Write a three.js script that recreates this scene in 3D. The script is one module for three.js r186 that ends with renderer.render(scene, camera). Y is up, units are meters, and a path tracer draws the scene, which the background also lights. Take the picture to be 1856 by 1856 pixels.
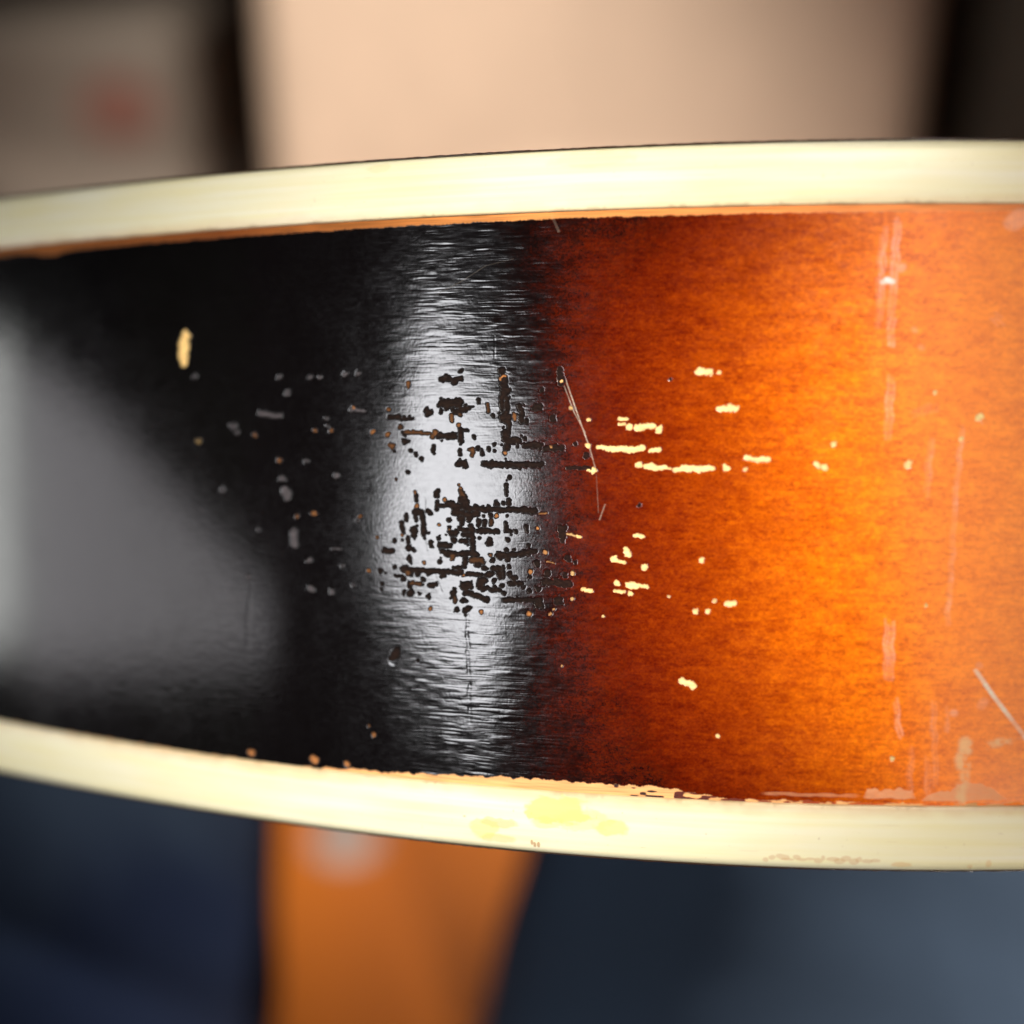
import * as THREE from 'three';
import { RectAreaLightUniformsLib } from 'three/addons/lights/RectAreaLightUniformsLib.js';
import { RoundedBoxGeometry } from 'three/addons/geometries/RoundedBoxGeometry.js';
import { MarchingCubes } from 'three/addons/objects/MarchingCubes.js';
import { mergeGeometries, mergeVertices } from 'three/addons/utils/BufferGeometryUtils.js';

/* ------------------------------------------------------------------ camera, light, exposure */
const rad = (d) => (d * Math.PI) / 180;
const scene = new THREE.Scene();
scene.background = new THREE.Color(0x000000);
const FOV = 35, PITCH = 29, TILT = 25.45;            // the lens looks down; the guitar leans a little less
const camera = new THREE.PerspectiveCamera(FOV, 1, 0.01, 30);
camera.position.set(0, 0.85, 0);
camera.rotation.x = -rad(PITCH);
camera.userData.fStop = 7.6;
camera.focus = 0.1665;
const renderer = new THREE.WebGLRenderer({ antialias: true });
renderer.toneMapping = THREE.LinearToneMapping;
renderer.toneMappingExposure = 1;
renderer.shadowMap.enabled = true;
RectAreaLightUniformsLib.init();

// the guitar's own frame: X along the rim, Y across its thickness, Z out of the rim; origin in the middle of the rim
const CAM_L = new THREE.Vector3(0, 0.00975, 0.159);   // where the lens is in that frame
const turnL = new THREE.Matrix4().makeRotationX(-rad(TILT));
const originL = camera.position.clone().sub(CAM_L.clone().applyMatrix4(turnL));
const toWorld = turnL.clone().setPosition(originL);

// added lamps, placed by the direction in which they stand from the guitar (azimuth and height seen from the rim)
const fromRim = (az, el, r) => new THREE.Vector3(Math.sin(rad(az)) * Math.cos(rad(el)), Math.sin(rad(el)), Math.cos(rad(az)) * Math.cos(rad(el))).multiplyScalar(r).applyMatrix4(toWorld);
const LAMPS = [];
function panelLamp(spec) { LAMPS.push(spec); }
panelLamp({ az: -45.5, el: -3.6, r: 0.9, w: 0.215, h: 0.185, roll: -30, L: 17.5, color: 0xfbfbff, label: 'narrow white added panel lamp standing in for a window, mirrored as the bright upright band in the black lacquer' });
panelLamp({ az: -79.3, el: -3.6, r: 0.9, w: 0.40, h: 0.19, roll: 0, L: 1.9, color: 0xf5f2f7, added_blocker: true, label: 'wide dim added panel lamp with an added slanting blocker that cuts its reflection, mirrored at the dark left end' });
panelLamp({ az: -98.5, el: -2.6, r: 0.9, w: 0.2, h: 0.19, roll: 0, L: 4.6, color: 0xf3f5f2, label: 'brighter pale added panel lamp mirrored as the thin strip at the far left end' });
panelLamp({ az: 33, el: 0, r: 0.85, w: 0.7, h: 0.6, roll: 24, L: 0.95, color: 0xffe2d4, label: 'large pale added panel lamp mirrored as the pinkish haze on the orange right end' });
const KEY = { pos: fromRim(14, 23, 0.75), aim: new THREE.Vector3(-0.005, -0.002, -0.006).applyMatrix4(toWorld), I: 3.9, angle: 4.75, penumbra: 1, label: 'small added spot lamp above the camera that lights the middle of the rim' };
const LOW = { pos: new THREE.Vector3(0.35, 0.79, 0.69), aim: new THREE.Vector3(-0.01, 0.30, -0.72), I: 9.5, angle: 17, penumbra: 0.8, label: 'low added spot lamp right of the camera that lights the jeans and the floor' };
const FAR = { pos: new THREE.Vector3(-0.25, 1.6, -0.3), aim: new THREE.Vector3(-0.10, 0.38, -1.17), I: 10.5, angle: 19, penumbra: 1, label: 'high added spot lamp that lights the cream cabinet behind the guitar' };

/* ------------------------------------------------------------------ helpers */
const used = {};
function numbered(n) { if (used[n] === undefined) { used[n] = 0; return n; } used[n]++; return n + '_' + String(used[n]).padStart(3, '0'); }
function tag(o, label, category, extra) { o.userData.label = label; if (category) o.userData.category = category; Object.assign(o.userData, extra || {}); return o; }
function thing(name, label, category, pos) { const o = new THREE.Group(); o.name = numbered(name); if (pos) o.position.copy(pos); scene.add(o); return tag(o, label, category); }
function part(name, geo, mat, parent, label) { const m = new THREE.Mesh(geo, mat); m.name = name; m.castShadow = m.receiveShadow = true; if (label) m.userData.label = label; parent.add(m); return m; }
function rng(seed) { let a = seed >>> 0; return () => { a = (a + 0x6d2b79f5) | 0; let t = Math.imul(a ^ (a >>> 15), 1 | a); t = (t + Math.imul(t ^ (t >>> 7), 61 | t)) ^ t; return ((t ^ (t >>> 14)) >>> 0) / 4294967296; }; }
const TAB = new Float32Array(65536); { const r = rng(77); for (let i = 0; i < 65536; i++) TAB[i] = r(); }
function vn(x, y, s = 0) {                             // value noise 0..1
  const xi = Math.floor(x), yi = Math.floor(y); let fx = x - xi, fy = y - yi;
  fx = fx * fx * (3 - 2 * fx); fy = fy * fy * (3 - 2 * fy);
  const k = (a, b) => TAB[((a * 73 + b * 4057 + s * 911) ^ (b * 131 + (a >> 3) * 977)) & 65535];
  const a = k(xi, yi), b = k(xi + 1, yi), c = k(xi, yi + 1), d = k(xi + 1, yi + 1);
  return a + (b - a) * fx + (c - a) * fy + (a - b - c + d) * fx * fy;
}
const fbm = (x, y, s, o = 4) => { let v = 0, a = 0.5, t = 0; for (let i = 0; i < o; i++) { v += a * vn(x, y, s + i * 7); t += a; a *= 0.5; x *= 2.03; y *= 2.03; } return v / t; };
const clamp = (x, a = 0, b = 1) => Math.min(b, Math.max(a, x));
const sstep = (a, b, x) => { const t = clamp((x - a) / (b - a)); return t * t * (3 - 2 * t); };
const mix = (a, b, t) => a + (b - a) * t;
const toLin = (c) => (c <= 0.04045 ? c / 12.92 : ((c + 0.055) / 1.055) ** 2.4);
function ramp(stops, x) {                              // stops: [x, r, g, b] ; returns rgb
  if (x <= stops[0][0]) return stops[0].slice(1);
  for (let i = 1; i < stops.length; i++) if (x <= stops[i][0]) { const t = (x - stops[i - 1][0]) / (stops[i][0] - stops[i - 1][0]); return [1, 2, 3].map((k) => mix(stops[i - 1][k], stops[i][k], t)); }
  return stops[stops.length - 1].slice(1);
}
function bytesTexture(data, w, h, srgb) {
  const t = new THREE.DataTexture(data, w, h, THREE.RGBAFormat, THREE.UnsignedByteType);
  t.magFilter = THREE.LinearFilter; t.minFilter = THREE.LinearFilter; if (srgb) t.colorSpace = THREE.SRGBColorSpace; t.needsUpdate = true; return t;
}
function floatTexture(field, w, h) {
  const d = new Float32Array(w * h * 4); for (let i = 0; i < w * h; i++) { d[4 * i] = d[4 * i + 1] = d[4 * i + 2] = field[i]; d[4 * i + 3] = 1; }
  const t = new THREE.DataTexture(d, w, h, THREE.RGBAFormat, THREE.FloatType); t.magFilter = THREE.LinearFilter; t.needsUpdate = true; return t;
}
const sr = (c) => Math.round(255 * clamp(c <= 0.0031308 ? c * 12.92 : 1.055 * c ** (1 / 2.4) - 0.055));
function noiseMap(W, H, f, srgb = true) { const d = new Uint8Array(W * H * 4); for (let y = 0; y < H; y++) for (let x = 0; x < W; x++) { const c = f(x / W, y / H), o = 4 * (y * W + x); for (let q = 0; q < 3; q++) d[o + q] = sr(c[q]); d[o + 3] = 255; } return mapped(bytesTexture(d, W, H, srgb)); }
function mapped(t) { t.wrapS = t.wrapT = THREE.MirroredRepeatWrapping; return t; }

/* ------------------------------------------------------------------ outline of the body (mm, seen from above: X along, Z out) */
const APEX = 44;
const drop = (X) => { const u = X - APEX; return 0.00405 * u * u - 2.5e-8 * u ** 4; };
const outline = [];
for (let X = -76; X <= 64.001; X += 0.5) outline.push([X, -drop(X)]);
const NVIS = outline.length;
{
  const far = new THREE.CatmullRomCurve3([[63.5, -1.55], [64, -1.6], [104, -14], [150, -36], [195, -48], [240, -42], [280, -30], [320, -44], [345, -92], [345, -180], [345, -268], [320, -316], [280, -330], [240, -318], [195, -312], [150, -324], [104, -346], [44, -362], [-24, -346], [-84, -300], [-117, -230], [-124, -178], [-113, -118], [-92, -80], [-76, -54.17], [-75.5, -53.7]].map((p) => new THREE.Vector3(p[0], 0, p[1])), false, 'centripetal');
  const pts = far.getSpacedPoints(520).map((v) => [v.x, v.z]);
  const tail = pts.filter((p, i) => { const inVis = p[0] < 64.3 && p[0] > -76.3 && p[1] > -60; return i > 0 && !inVis; });
  outline.push(...tail);
}
const N = outline.length;
const normals2 = outline.map((p, i) => { const a = outline[(i - 1 + N) % N], b = outline[(i + 1) % N]; const tx = b[0] - a[0], tz = b[1] - a[1], l = Math.hypot(tx, tz); return [-tz / l, tx / l]; });
for (let i = 0; i < N; i++) { if (i < NVIS) { const X = outline[i][0]; const u = X - APEX, s = -(0.0081 * u - 1e-7 * u ** 3), l = Math.hypot(1, s); normals2[i] = [-s / l, 1 / l]; } }
const arc = [0]; for (let i = 1; i < N; i++) arc.push(arc[i - 1] + Math.hypot(outline[i][0] - outline[i - 1][0], outline[i][1] - outline[i - 1][1]));
const SVIS = arc[NVIS - 1], HALF = 36, BIND = 6.2, BINDL = 6.7, RIMH = 30;   // half thickness, height of the binding, half height of the rim sheet
const sOfX = (X) => { const f = clamp((X + 76) / 0.5, 0, NVIS - 1.001), i = Math.floor(f); return mix(arc[i], arc[i + 1], f - i); };

// a place in the photograph (1856 px) -> place on the rim: arc length and height in mm (used to author the wear)
const FPX = 928 / Math.tan(rad(FOV / 2));
const cd = Math.cos(rad(TILT - PITCH)), sd = Math.sin(rad(TILT - PITCH));
function onRim(px, py) {
  const x = (px - 928) / FPX, y0 = (928 - py) / FPX, y = y0 * cd + sd, z = y0 * sd - cd;
  let t = 165; for (let k = 0; k < 12; k++) { const X = t * x; t = (-drop(X) - 159) / z; }
  return [sOfX(t * x), 9.75 + t * y];
}
const photoXofS = new Float32Array(2048);
const TW = 2048, TH = 1024, PXMM = TW / SVIS, PYMM = TH / (2 * RIMH);
{ let j = 0; for (let px = -160; px < 2200; px++) { const s = onRim(px, 900)[0]; const c = s * PXMM; while (j < TW && j <= c) { photoXofS[j] = px; j++; } } while (j < TW) photoXofS[j++] = 2200; }

/* ------------------------------------------------------------------ wear on the rim: chips, scratches, dents, drawn in surface space */
const chipM = new Float32Array(TW * TH), chipT = new Float32Array(TW * TH), hair = new Float32Array(TW * TH), groove = new Float32Array(TW * TH), haze = new Float32Array(TW * TH);
const rw = rng(4242);
function toTexel(px, py) { const [s, Y] = onRim(px, py); return [s * PXMM, (Y + RIMH) * PYMM]; }
function stamp(cx, cy, rx, ry, tone, soft) {
  const q = rw() * 900, big = Math.min(rx, ry), taper = (rw() - 0.5) * 0.5, lean = (rw() - 0.5) * 0.5, sq = 1 + 0.9 * rw();
  for (let y = Math.floor(cy - ry * 1.7); y <= cy + ry * 1.7; y++) for (let x = Math.floor(cx - rx * 1.7); x <= cx + rx * 1.7; x++) {
    if (x < 0 || y < 0 || x >= TW || y >= TH) continue;
    let dy = (y - cy) / ry, dx = (x - cx) / rx - lean * dy; dx *= 1 + taper * dy;
    const r = (Math.abs(dx) ** (1.2 + sq * 0.8) + Math.abs(dy) ** 2) ** (1 / 2);
    const edge = 1 + 0.75 * (vn(x * 0.21 + q, y * 0.17, 7) - 0.5) + 0.4 * (vn(x * 0.5 + q, y * 0.45, 8) - 0.5);
    const m = clamp(((edge - r) * big) / soft + 0.5); if (m <= 0) continue;
    const i = y * TW + x; if (m >= chipM[i] * 0.98) { chipM[i] = Math.max(chipM[i], m); chipT[i] = tone; }
  }
}
// chips(origin x, origin y, scale of the crop they were read from, default tone, [x1, y1, x2, y2, width, tone?]...)
// tones: 0 stained dark wood, 1 bare pale wood, 2 chip with its grey glint painted into the colour
function chips(ox, oy, k, tone0, list, soft = 1.4) {
  for (const c of list) {
    const dot = c.length <= 4, x1 = c[0], y1 = c[1], x2 = dot ? c[0] : c[2], y2 = dot ? c[1] : c[3], w = dot ? c[2] : c[4], tn = (dot ? c[3] : c[5]) ?? tone0;
    const p = toTexel(ox + x1 / k, oy + y1 / k), q = toTexel(ox + x2 / k, oy + y2 / k), e = toTexel(ox + x1 / k + 10, oy + y1 / k), g = toTexel(ox + x1 / k, oy + y1 / k + 10);
    const rx = ((w / k) * Math.abs(e[0] - p[0])) / 20, ry = ((w / k) * Math.abs(g[1] - p[1])) / 20;
    const L = Math.hypot((q[0] - p[0]) / rx, (q[1] - p[1]) / ry), n = Math.max(0, Math.ceil(L / 0.55));
    for (let j = 0; j <= n; j++) { const t = n ? j / n : 0, v = n ? (tn > 0.9 && tn < 1.5 ? 0.8 + 0.3 * rw() : 0.62 + 0.56 * rw()) : 1; stamp(mix(p[0], q[0], t) + (n ? (rw() - 0.5) * rx * 0.4 : 0), mix(p[1], q[1], t) + (n ? (rw() - 0.5) * ry * 0.75 : 0), rx * v, ry * v, tn, soft); }
  }
}
// thin lines along a polyline in photo pixels, added into a field
function line(field, pts, w, v, soft = 1.2, wob = 0) {
  for (let k = 0; k + 1 < pts.length; k++) {
    const p = toTexel(...pts[k]), q = toTexel(...pts[k + 1]), n = Math.ceil(Math.hypot(q[0] - p[0], q[1] - p[1])), rr = w * 0.95;
    for (let j = 0; j <= n; j++) {
      const t = j / Math.max(1, n), cx = mix(p[0], q[0], t) + (wob ? (vn(j * 0.05, k, 3) - 0.5) * wob : 0), cy = mix(p[1], q[1], t), fade = v * (0.3 + 0.7 * vn(j * 0.07, k * 9, 5)) * (0.75 + 0.5 * vn(j * 0.4, k * 3, 6));
      for (let y = Math.floor(cy - rr - soft); y <= cy + rr + soft; y++) for (let x = Math.floor(cx - rr - soft); x <= cx + rr + soft; x++) {
        if (x < 0 || y < 0 || x >= TW || y >= TH) continue;
        const m = clamp((rr - Math.hypot(x - cx, y - cy)) / soft + 0.5) * fade, i = y * TW + x; if (m > field[i]) field[i] = m;
      }
    }
  }
}
chips(680, 640, 6.187, 0, [[960, 198, 50], [735, 290, 830, 290, 55], [790, 250, 40], [890, 315, 66], [890, 300, 955, 290, 48], [365, 345, 368, 392, 34, 0.45], [1425, 185, 1425, 260, 84], [1430, 290, 78, 0.8], [1440, 320, 1440, 380, 72], [1450, 400, 1450, 480, 92], [1505, 412, 34], [1415, 500, 1420, 640, 50], [1475, 520, 1480, 650, 60], [1440, 700, 1490, 735, 86], [1445, 770, 1500, 785, 60], [1500, 800, 1500, 900, 38], [1437, 835, 24], [1435, 890, 1490, 895, 58], [1450, 935, 1475, 990, 80], [1480, 980, 1620, 980, 52], [1672, 955, 50], [1590, 1000, 1600, 1052, 26], [1640, 930, 22], [1480, 1050, 76], [1450, 1075, 1490, 1070, 50], [1455, 1122, 50, 0.9], [1420, 1027, 20], [1670, 1030, 1850, 1045, 58], [1800, 1010, 50], [1840, 1075, 40], [1462, 1190, 14]]);
chips(680, 640, 6.187, 0, [[735, 565, 945, 565, 74], [735, 515, 30], [945, 520, 30], [905, 512, 22], [738, 632, 736, 668, 34], [798, 622, 52], [868, 628, 46], [885, 662, 1055, 622, 48], [1012, 585, 42], [1060, 605, 1102, 602, 15], [850, 705, 856, 765, 34, 0.35], [950, 692, 38, 0.15], [575, 640, 60], [612, 675, 70], [580, 690, 50], [1155, 520, 1157, 560, 34], [1258, 570, 1268, 650, 30, 0.2], [1322, 705, 48], [1390, 672, 28], [1555, 680, 1565, 755, 34, 0.5], [1615, 605, 1640, 640, 62], [1640, 690, 1632, 770, 52], [1690, 770, 52], [1662, 580, 26], [1590, 690, 22], [1790, 605, 1840, 610, 76], [150, 722, 270, 720, 44], [280, 745, 420, 738, 24], [320, 720, 30], [380, 715, 28], [150, 640, 40, 0.5], [280, 825, 56, 0.1], [300, 885, 335, 930, 28], [340, 890, 620, 905, 32, 0.2], [420, 875, 40, 0.2], [670, 890, 66, 0.25], [640, 935, 50, 0.2], [710, 930, 900, 935, 58], [865, 905, 40], [745, 985, 18]]);
chips(680, 640, 6.187, 0, [[935, 808, 40, 0.6], [950, 860, 962, 1000, 52], [955, 1022, 22], [980, 860, 1040, 868, 24], [1030, 860, 26], [1103, 940, 38], [1115, 960, 20], [325, 985, 70], [370, 990, 36], [185, 1050, 72, 0.2], [210, 1100, 28], [395, 1095, 38], [445, 1130, 457, 1160, 28], [513, 1182, 42], [520, 1210, 18], [655, 1040, 640, 1105, 44], [660, 1130, 22], [945, 1090, 952, 1140, 34], [1045, 1088, 1095, 1070, 40, 0.2], [1090, 1100, 1085, 1150, 40, 0.25], [1150, 1072, 50], [1195, 1080, 1200, 1138, 36], [1270, 1077, 42], [1335, 1028, 36], [1338, 1095, 38], [930, 1235, 1020, 1245, 68], [945, 1192, 20], [1012, 1202, 20], [1210, 1250, 1860, 1262, 54], [1300, 1238, 60], [1480, 1275, 40], [1620, 1280, 40], [1520, 1240, 50], [365, 1340, 44], [230, 1418, 34, 0.2], [1507, 1396, 42], [135, 910, 48, 0.5], [1390, 675, 20]]);
chips(680, 850, 6.187, 0, [[440, 250, 445, 272, 20, 0.6], [455, 300, 460, 355, 40], [462, 412, 42, 0.7], [440, 472, 475, 490, 64], [450, 530, 455, 580, 34], [340, 510, 346, 580, 38], [295, 595, 302, 715, 46], [300, 745, 34, 0.8], [425, 680, 436, 745, 66], [466, 640, 26], [437, 785, 20], [515, 480, 540, 620, 40], [535, 655, 540, 740, 50], [570, 718, 602, 722, 20], [550, 780, 20], [600, 480, 72], [630, 500, 36], [690, 255, 692, 300, 58], [705, 320, 24], [685, 375, 687, 450, 46], [705, 410, 800, 415, 34], [775, 352, 46, 0.7], [810, 405, 1050, 440, 66], [885, 485, 990, 492, 60], [938, 180, 30, 0.8], [955, 215, 24, 0.6], [955, 245, 975, 300, 44, 0.1], [985, 350, 114], [1022, 385, 60], [1050, 450, 1800, 470, 48], [1130, 500, 86], [1130, 430, 60], [1200, 432, 32], [1275, 430, 42], [1360, 395, 62], [1432, 385, 42], [1495, 345, 1502, 400, 50], [1470, 185, 1472, 290, 34], [1510, 98, 42], [1475, 130, 15], [1050, 530, 80], [1050, 575, 52], [965, 560, 970, 610, 70], [1290, 520, 56], [1362, 530, 46, 0.9], [1215, 532, 26], [1750, 490, 50], [1000, 520, 40]]);
chips(680, 850, 6.187, 0, [[825, 570, 52], [715, 630, 30, 0.7], [1160, 585, 1160, 640, 44], [1222, 590, 1220, 640, 50], [1300, 570, 1295, 630, 38, 0.1], [1465, 610, 1470, 690, 40], [1480, 690, 1530, 702, 30], [1525, 742, 20], [1478, 530, 22], [1580, 706, 42], [1695, 650, 1700, 702, 36], [828, 662, 36], [828, 680, 24, 0.6], [835, 720, 900, 722, 76], [790, 742, 16], [950, 672, 58], [1070, 648, 60], [995, 690, 1100, 690, 40], [1140, 692, 1240, 690, 48], [1255, 692, 1330, 712, 44], [1362, 700, 62], [985, 735, 1090, 740, 48], [1090, 760, 1085, 850, 50], [1100, 870, 1102, 910, 50], [365, 765, 365, 830, 34], [375, 885, 72], [430, 912, 52], [375, 980, 388, 1050, 38], [400, 1065, 18], [300, 800, 24], [215, 808, 48], [90, 920, 200, 932, 54], [710, 785, 42], [718, 755, 18], [612, 810, 628, 870, 38], [858, 800, 892, 812, 60], [730, 858, 845, 862, 58], [960, 810, 48], [1022, 822, 58], [1035, 855, 20], [1165, 775, 38], [1280, 822, 76], [1275, 775, 20], [1485, 800, 48]]);
chips(680, 850, 6.187, 0, [[740, 925, 800, 965, 56], [820, 942, 900, 952, 48], [862, 990, 58, 0.15], [850, 1022, 24, 0.7], [955, 950, 1125, 960, 58], [1005, 1005, 1012, 1050, 52], [1290, 972, 42, 0.4], [1315, 1026, 52], [1390, 980, 82], [1440, 980, 1800, 920, 52], [1470, 910, 42], [1560, 908, 34], [1720, 860, 42], [1620, 970, 40], [1490, 1020, 60], [720, 1042, 50], [732, 1000, 20], [1080, 1022, 1200, 1025, 58, 0.1], [1150, 1072, 70], [1220, 1112, 60], [1255, 1120, 24], [215, 1102, 46], [290, 1120, 400, 1140, 58], [400, 1132, 930, 1165, 46], [360, 1170, 60, 0.15], [400, 1195, 50], [470, 1172, 60], [600, 1172, 62], [760, 1192, 60], [740, 1215, 30], [962, 1160, 60], [990, 1195, 40, 0.9], [1020, 1185, 1165, 1182, 44], [880, 1112, 1000, 1100, 40], [1000, 1062, 50], [1190, 1192, 34], [1150, 1192, 48], [1235, 1192, 1320, 1182, 48], [1330, 1112, 58], [1380, 1100, 1400, 1225, 56], [1435, 1100, 1440, 1225, 34], [1502, 1102, 48], [1500, 1172, 50], [1520, 1222, 1582, 1222, 44], [1735, 1160, 56, 0.85], [1735, 1215, 40]]);
chips(680, 850, 6.187, 0, [[220, 1200, 300, 1205, 30], [312, 1232, 46], [530, 1240, 48], [380, 1285, 380, 1322, 46], [400, 1285, 510, 1288, 34, 0.15], [532, 1302, 26], [590, 1306, 680, 1302, 42], [680, 1280, 20], [315, 1380, 316, 1405, 36], [400, 1400, 82], [495, 1408, 38], [597, 1432, 48], [600, 1460, 22], [887, 1350, 868, 1440, 48], [890, 1450, 892, 1500, 40, 0.1], [840, 1455, 18], [985, 1305, 1040, 1318, 80], [1010, 1382, 1130, 1420, 48], [1130, 1420, 1265, 1470, 50], [1000, 1402, 60], [985, 1475, 66], [1025, 1490, 34], [1160, 1262, 1240, 1262, 58], [1170, 1312, 80], [1205, 1352, 1260, 1332, 50], [1330, 1262, 52], [1340, 1332, 46], [1280, 1362, 1400, 1362, 38], [1420, 1312, 52], [1440, 1402, 46], [1500, 1282, 1650, 1292, 38], [1440, 1472, 1850, 1475, 42], [915, 1582, 54], [1000, 1592, 1042, 1572, 54], [1010, 1640, 22], [615, 1572, 42, 0.9], [1185, 1605, 46, 0.9], [1720, 1630, 44, 0.8], [1820, 670, 46, 0.9], [20, 768, 24, 0.6], [545, 1055, 34, 0.6], [50, 1140, 60], [110, 1170, 30], [70, 1290, 50], [60, 1350, 40], [1730, 1370, 44], [1660, 1330, 40]]);
chips(640, 640, 3.713, 0, [[1267, 252, 30], [1390, 110, 1395, 200, 46], [1395, 192, 30, 0.9], [1342, 442, 46], [1460, 370, 32, 1], [1580, 450, 28, 1], [1580, 625, 32, 1], [1440, 772, 1600, 778, 26], [1620, 792, 42, 1], [1580, 788, 1610, 792, 18, 1], [1300, 640, 1400, 642, 40], [1330, 632, 24, 0.5], [1490, 612, 38], [1565, 690, 44], [1410, 1190, 1410, 1262, 52], [1440, 1218, 1530, 1240, 16, 1], [1290, 1342, 26, 0.8], [1475, 1482, 30, 1], [1540, 1592, 1602, 1600, 20, 1], [1560, 1592, 26, 1], [1472, 1656, 32, 1], [1300, 1540, 1450, 1562, 44], [1380, 1662, 70], [1250, 1690, 58], [1440, 1382, 46], [1490, 1410, 30], [1235, 1420, 40], [1180, 1756, 30, 0.8], [1350, 1725, 20, 0.8], [1326, 1756, 22, 0.8], [1680, 1772, 18, 0.9], [1250, 1082, 1302, 1080, 12, 0.6], [1300, 1402, 1352, 1416, 10, 0.7], [130, 532, 28, 0.7], [230, 552, 26, 0.5], [105, 1466, 26, 0.7], [160, 1240, 20, 0.6], [40, 1108, 24, 0.4], [1300, 1480, 50], [1420, 1490, 46], [1240, 1590, 40]]);
chips(1000, 640, 3.713, 1, [[980, 128, 1020, 126, 42], [1062, 128, 46], [1125, 131, 28], [1120, 378, 1240, 378, 34], [1190, 354, 34], [455, 445, 505, 447, 22], [452, 478, 490, 482, 18], [520, 495, 42], [575, 501, 600, 500, 42], [610, 496, 680, 490, 36], [715, 513, 48], [305, 630, 380, 645, 24], [380, 645, 540, 650, 36], [540, 650, 612, 640, 34], [655, 660, 720, 655, 28], [585, 755, 42], [632, 766, 690, 770, 38], [700, 775, 760, 770, 30], [770, 778, 800, 780, 12], [820, 785, 900, 780, 26], [880, 780, 1000, 780, 40], [1020, 780, 1080, 780, 34], [1172, 772, 46], [1300, 785, 32, 0.8], [1300, 705, 1370, 715, 26], [1370, 716, 1462, 718, 32], [555, 1230, 610, 1236, 26], [506, 1330, 512, 1356, 40], [410, 1390, 430, 1395, 32], [430, 1400, 490, 1412, 20], [625, 1440, 44], [1005, 1397, 38], [435, 1548, 38], [510, 1560, 560, 1565, 36], [560, 1562, 640, 1572, 22], [420, 1605, 485, 1608, 20], [525, 1618, 38], [785, 1640, 20, 0.8], [1095, 1672, 28, 0.8], [1172, 1690, 1230, 1680, 34], [965, 1738, 44], [1050, 1738, 34]]);
chips(0, 0, 1, 1, [[336, 608, 17, 1], [334, 618, 19, 1], [334, 629, 19, 1], [332, 640, 17, 1], [332, 650, 18, 1], [333, 659, 14, 1], [1236, 1236, 1258, 1244, 11], [1300, 1335, 7], [1018, 1207, 5], [1510, 805, 14], [1480, 842, 11], [1494, 847, 12], [1645, 843, 15], [1776, 757, 14], [1742, 797, 9], [1694, 712, 8], [1678, 1098, 9], [1617, 1375, 10, 0.9], [677, 1332, 8, 0.8], [668, 1316, 5, 0.7], [455, 1365, 13, 0.9], [570, 1377, 15, 0.9], [628, 1385, 12, 0.9], [1158, 916, 9, 0], [1214, 688, 6, 0], [712, 1192, 716, 1186, 11, 0], [722, 1178, 720, 1192, 9, 0], [757, 1198, 5, 0]]);
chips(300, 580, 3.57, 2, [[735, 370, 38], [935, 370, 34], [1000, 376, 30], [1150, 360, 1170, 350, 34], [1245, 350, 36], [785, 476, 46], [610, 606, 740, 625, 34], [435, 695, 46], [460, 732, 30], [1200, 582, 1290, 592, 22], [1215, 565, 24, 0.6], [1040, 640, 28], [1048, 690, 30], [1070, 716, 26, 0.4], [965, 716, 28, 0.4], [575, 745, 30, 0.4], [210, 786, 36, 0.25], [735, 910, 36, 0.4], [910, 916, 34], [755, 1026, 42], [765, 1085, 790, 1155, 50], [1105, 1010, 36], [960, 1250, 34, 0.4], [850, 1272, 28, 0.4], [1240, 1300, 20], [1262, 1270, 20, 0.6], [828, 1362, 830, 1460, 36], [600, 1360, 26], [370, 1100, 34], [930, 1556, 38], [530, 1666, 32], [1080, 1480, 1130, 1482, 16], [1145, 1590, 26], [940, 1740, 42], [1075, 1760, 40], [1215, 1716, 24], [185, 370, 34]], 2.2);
// fine scratches (pale hairlines)
line(hair, [[1025, 690], [1050, 762], [1068, 812], [1078, 848]], 0.9, 0.55); line(hair, [[1022, 700], [1040, 748], [1060, 785]], 0.8, 0.4);
line(hair, [[1080, 860], [1084, 930]], 0.7, 0.12); line(hair, [[1096, 915], [1086, 942]], 1.1, 0.3);
line(hair, [[1768, 1216], [1800, 1262], [1856, 1335], [1890, 1380]], 3.2, 1, 3); line(hair, [[790, 535], [840, 508], [880, 482], [930, 470]], 0.6, 0.08); line(hair, [[720, 412], [860, 398], [960, 388]], 0.6, 0.07); line(hair, [[1000, 392], [1012, 420]], 2, 0.08);
line(hair, [[1780, 770], [1775, 755]], 1, 0.3);
// milky rub marks on the orange end
for (const [pts, w, v] of [[[[1602, 420], [1598, 500], [1596, 590]], 5, 0.2], [[[1628, 400], [1624, 470], [1618, 570], [1616, 620]], 5, 0.24], [[[1614, 690], [1608, 790]], 6, 0.22], [[[1688, 800], [1680, 900]], 3.5, 0.13], [[[1745, 780], [1735, 880], [1728, 1000], [1718, 1130]], 3, 0.17], [[[1612, 1130], [1610, 1230]], 8, 0.2], [[[1622, 1270], [1630, 1335]], 4, 0.2], [[[1690, 1280], [1694, 1420]], 4, 0.12], [[[1715, 1290], [1716, 1330]], 3, 0.14], [[[1680, 1380], [1682, 1440]], 4, 0.12], [[[1650, 1360], [1646, 1430]], 4, 0.1], [[[1660, 750], [1690, 738]], 8, 0.08], [[[1800, 575], [1812, 582]], 6, 0.12]]) for (let k = 0; k < 1 + w; k++) {                // each rub is a bundle of faint strands
  const o = (rw() - 0.5) * w * 2.6, a = 18 * (rw() - 0.5), b = 18 * (rw() - 0.5), P = pts.map((p, q) => [p[0] + o, p[1] + (q ? b : a)]);
  line(haze, P, 0.5 + 0.9 * rw(), v * (1.2 + 1.5 * rw()), 3 + 3 * rw(), 4);
}
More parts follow.
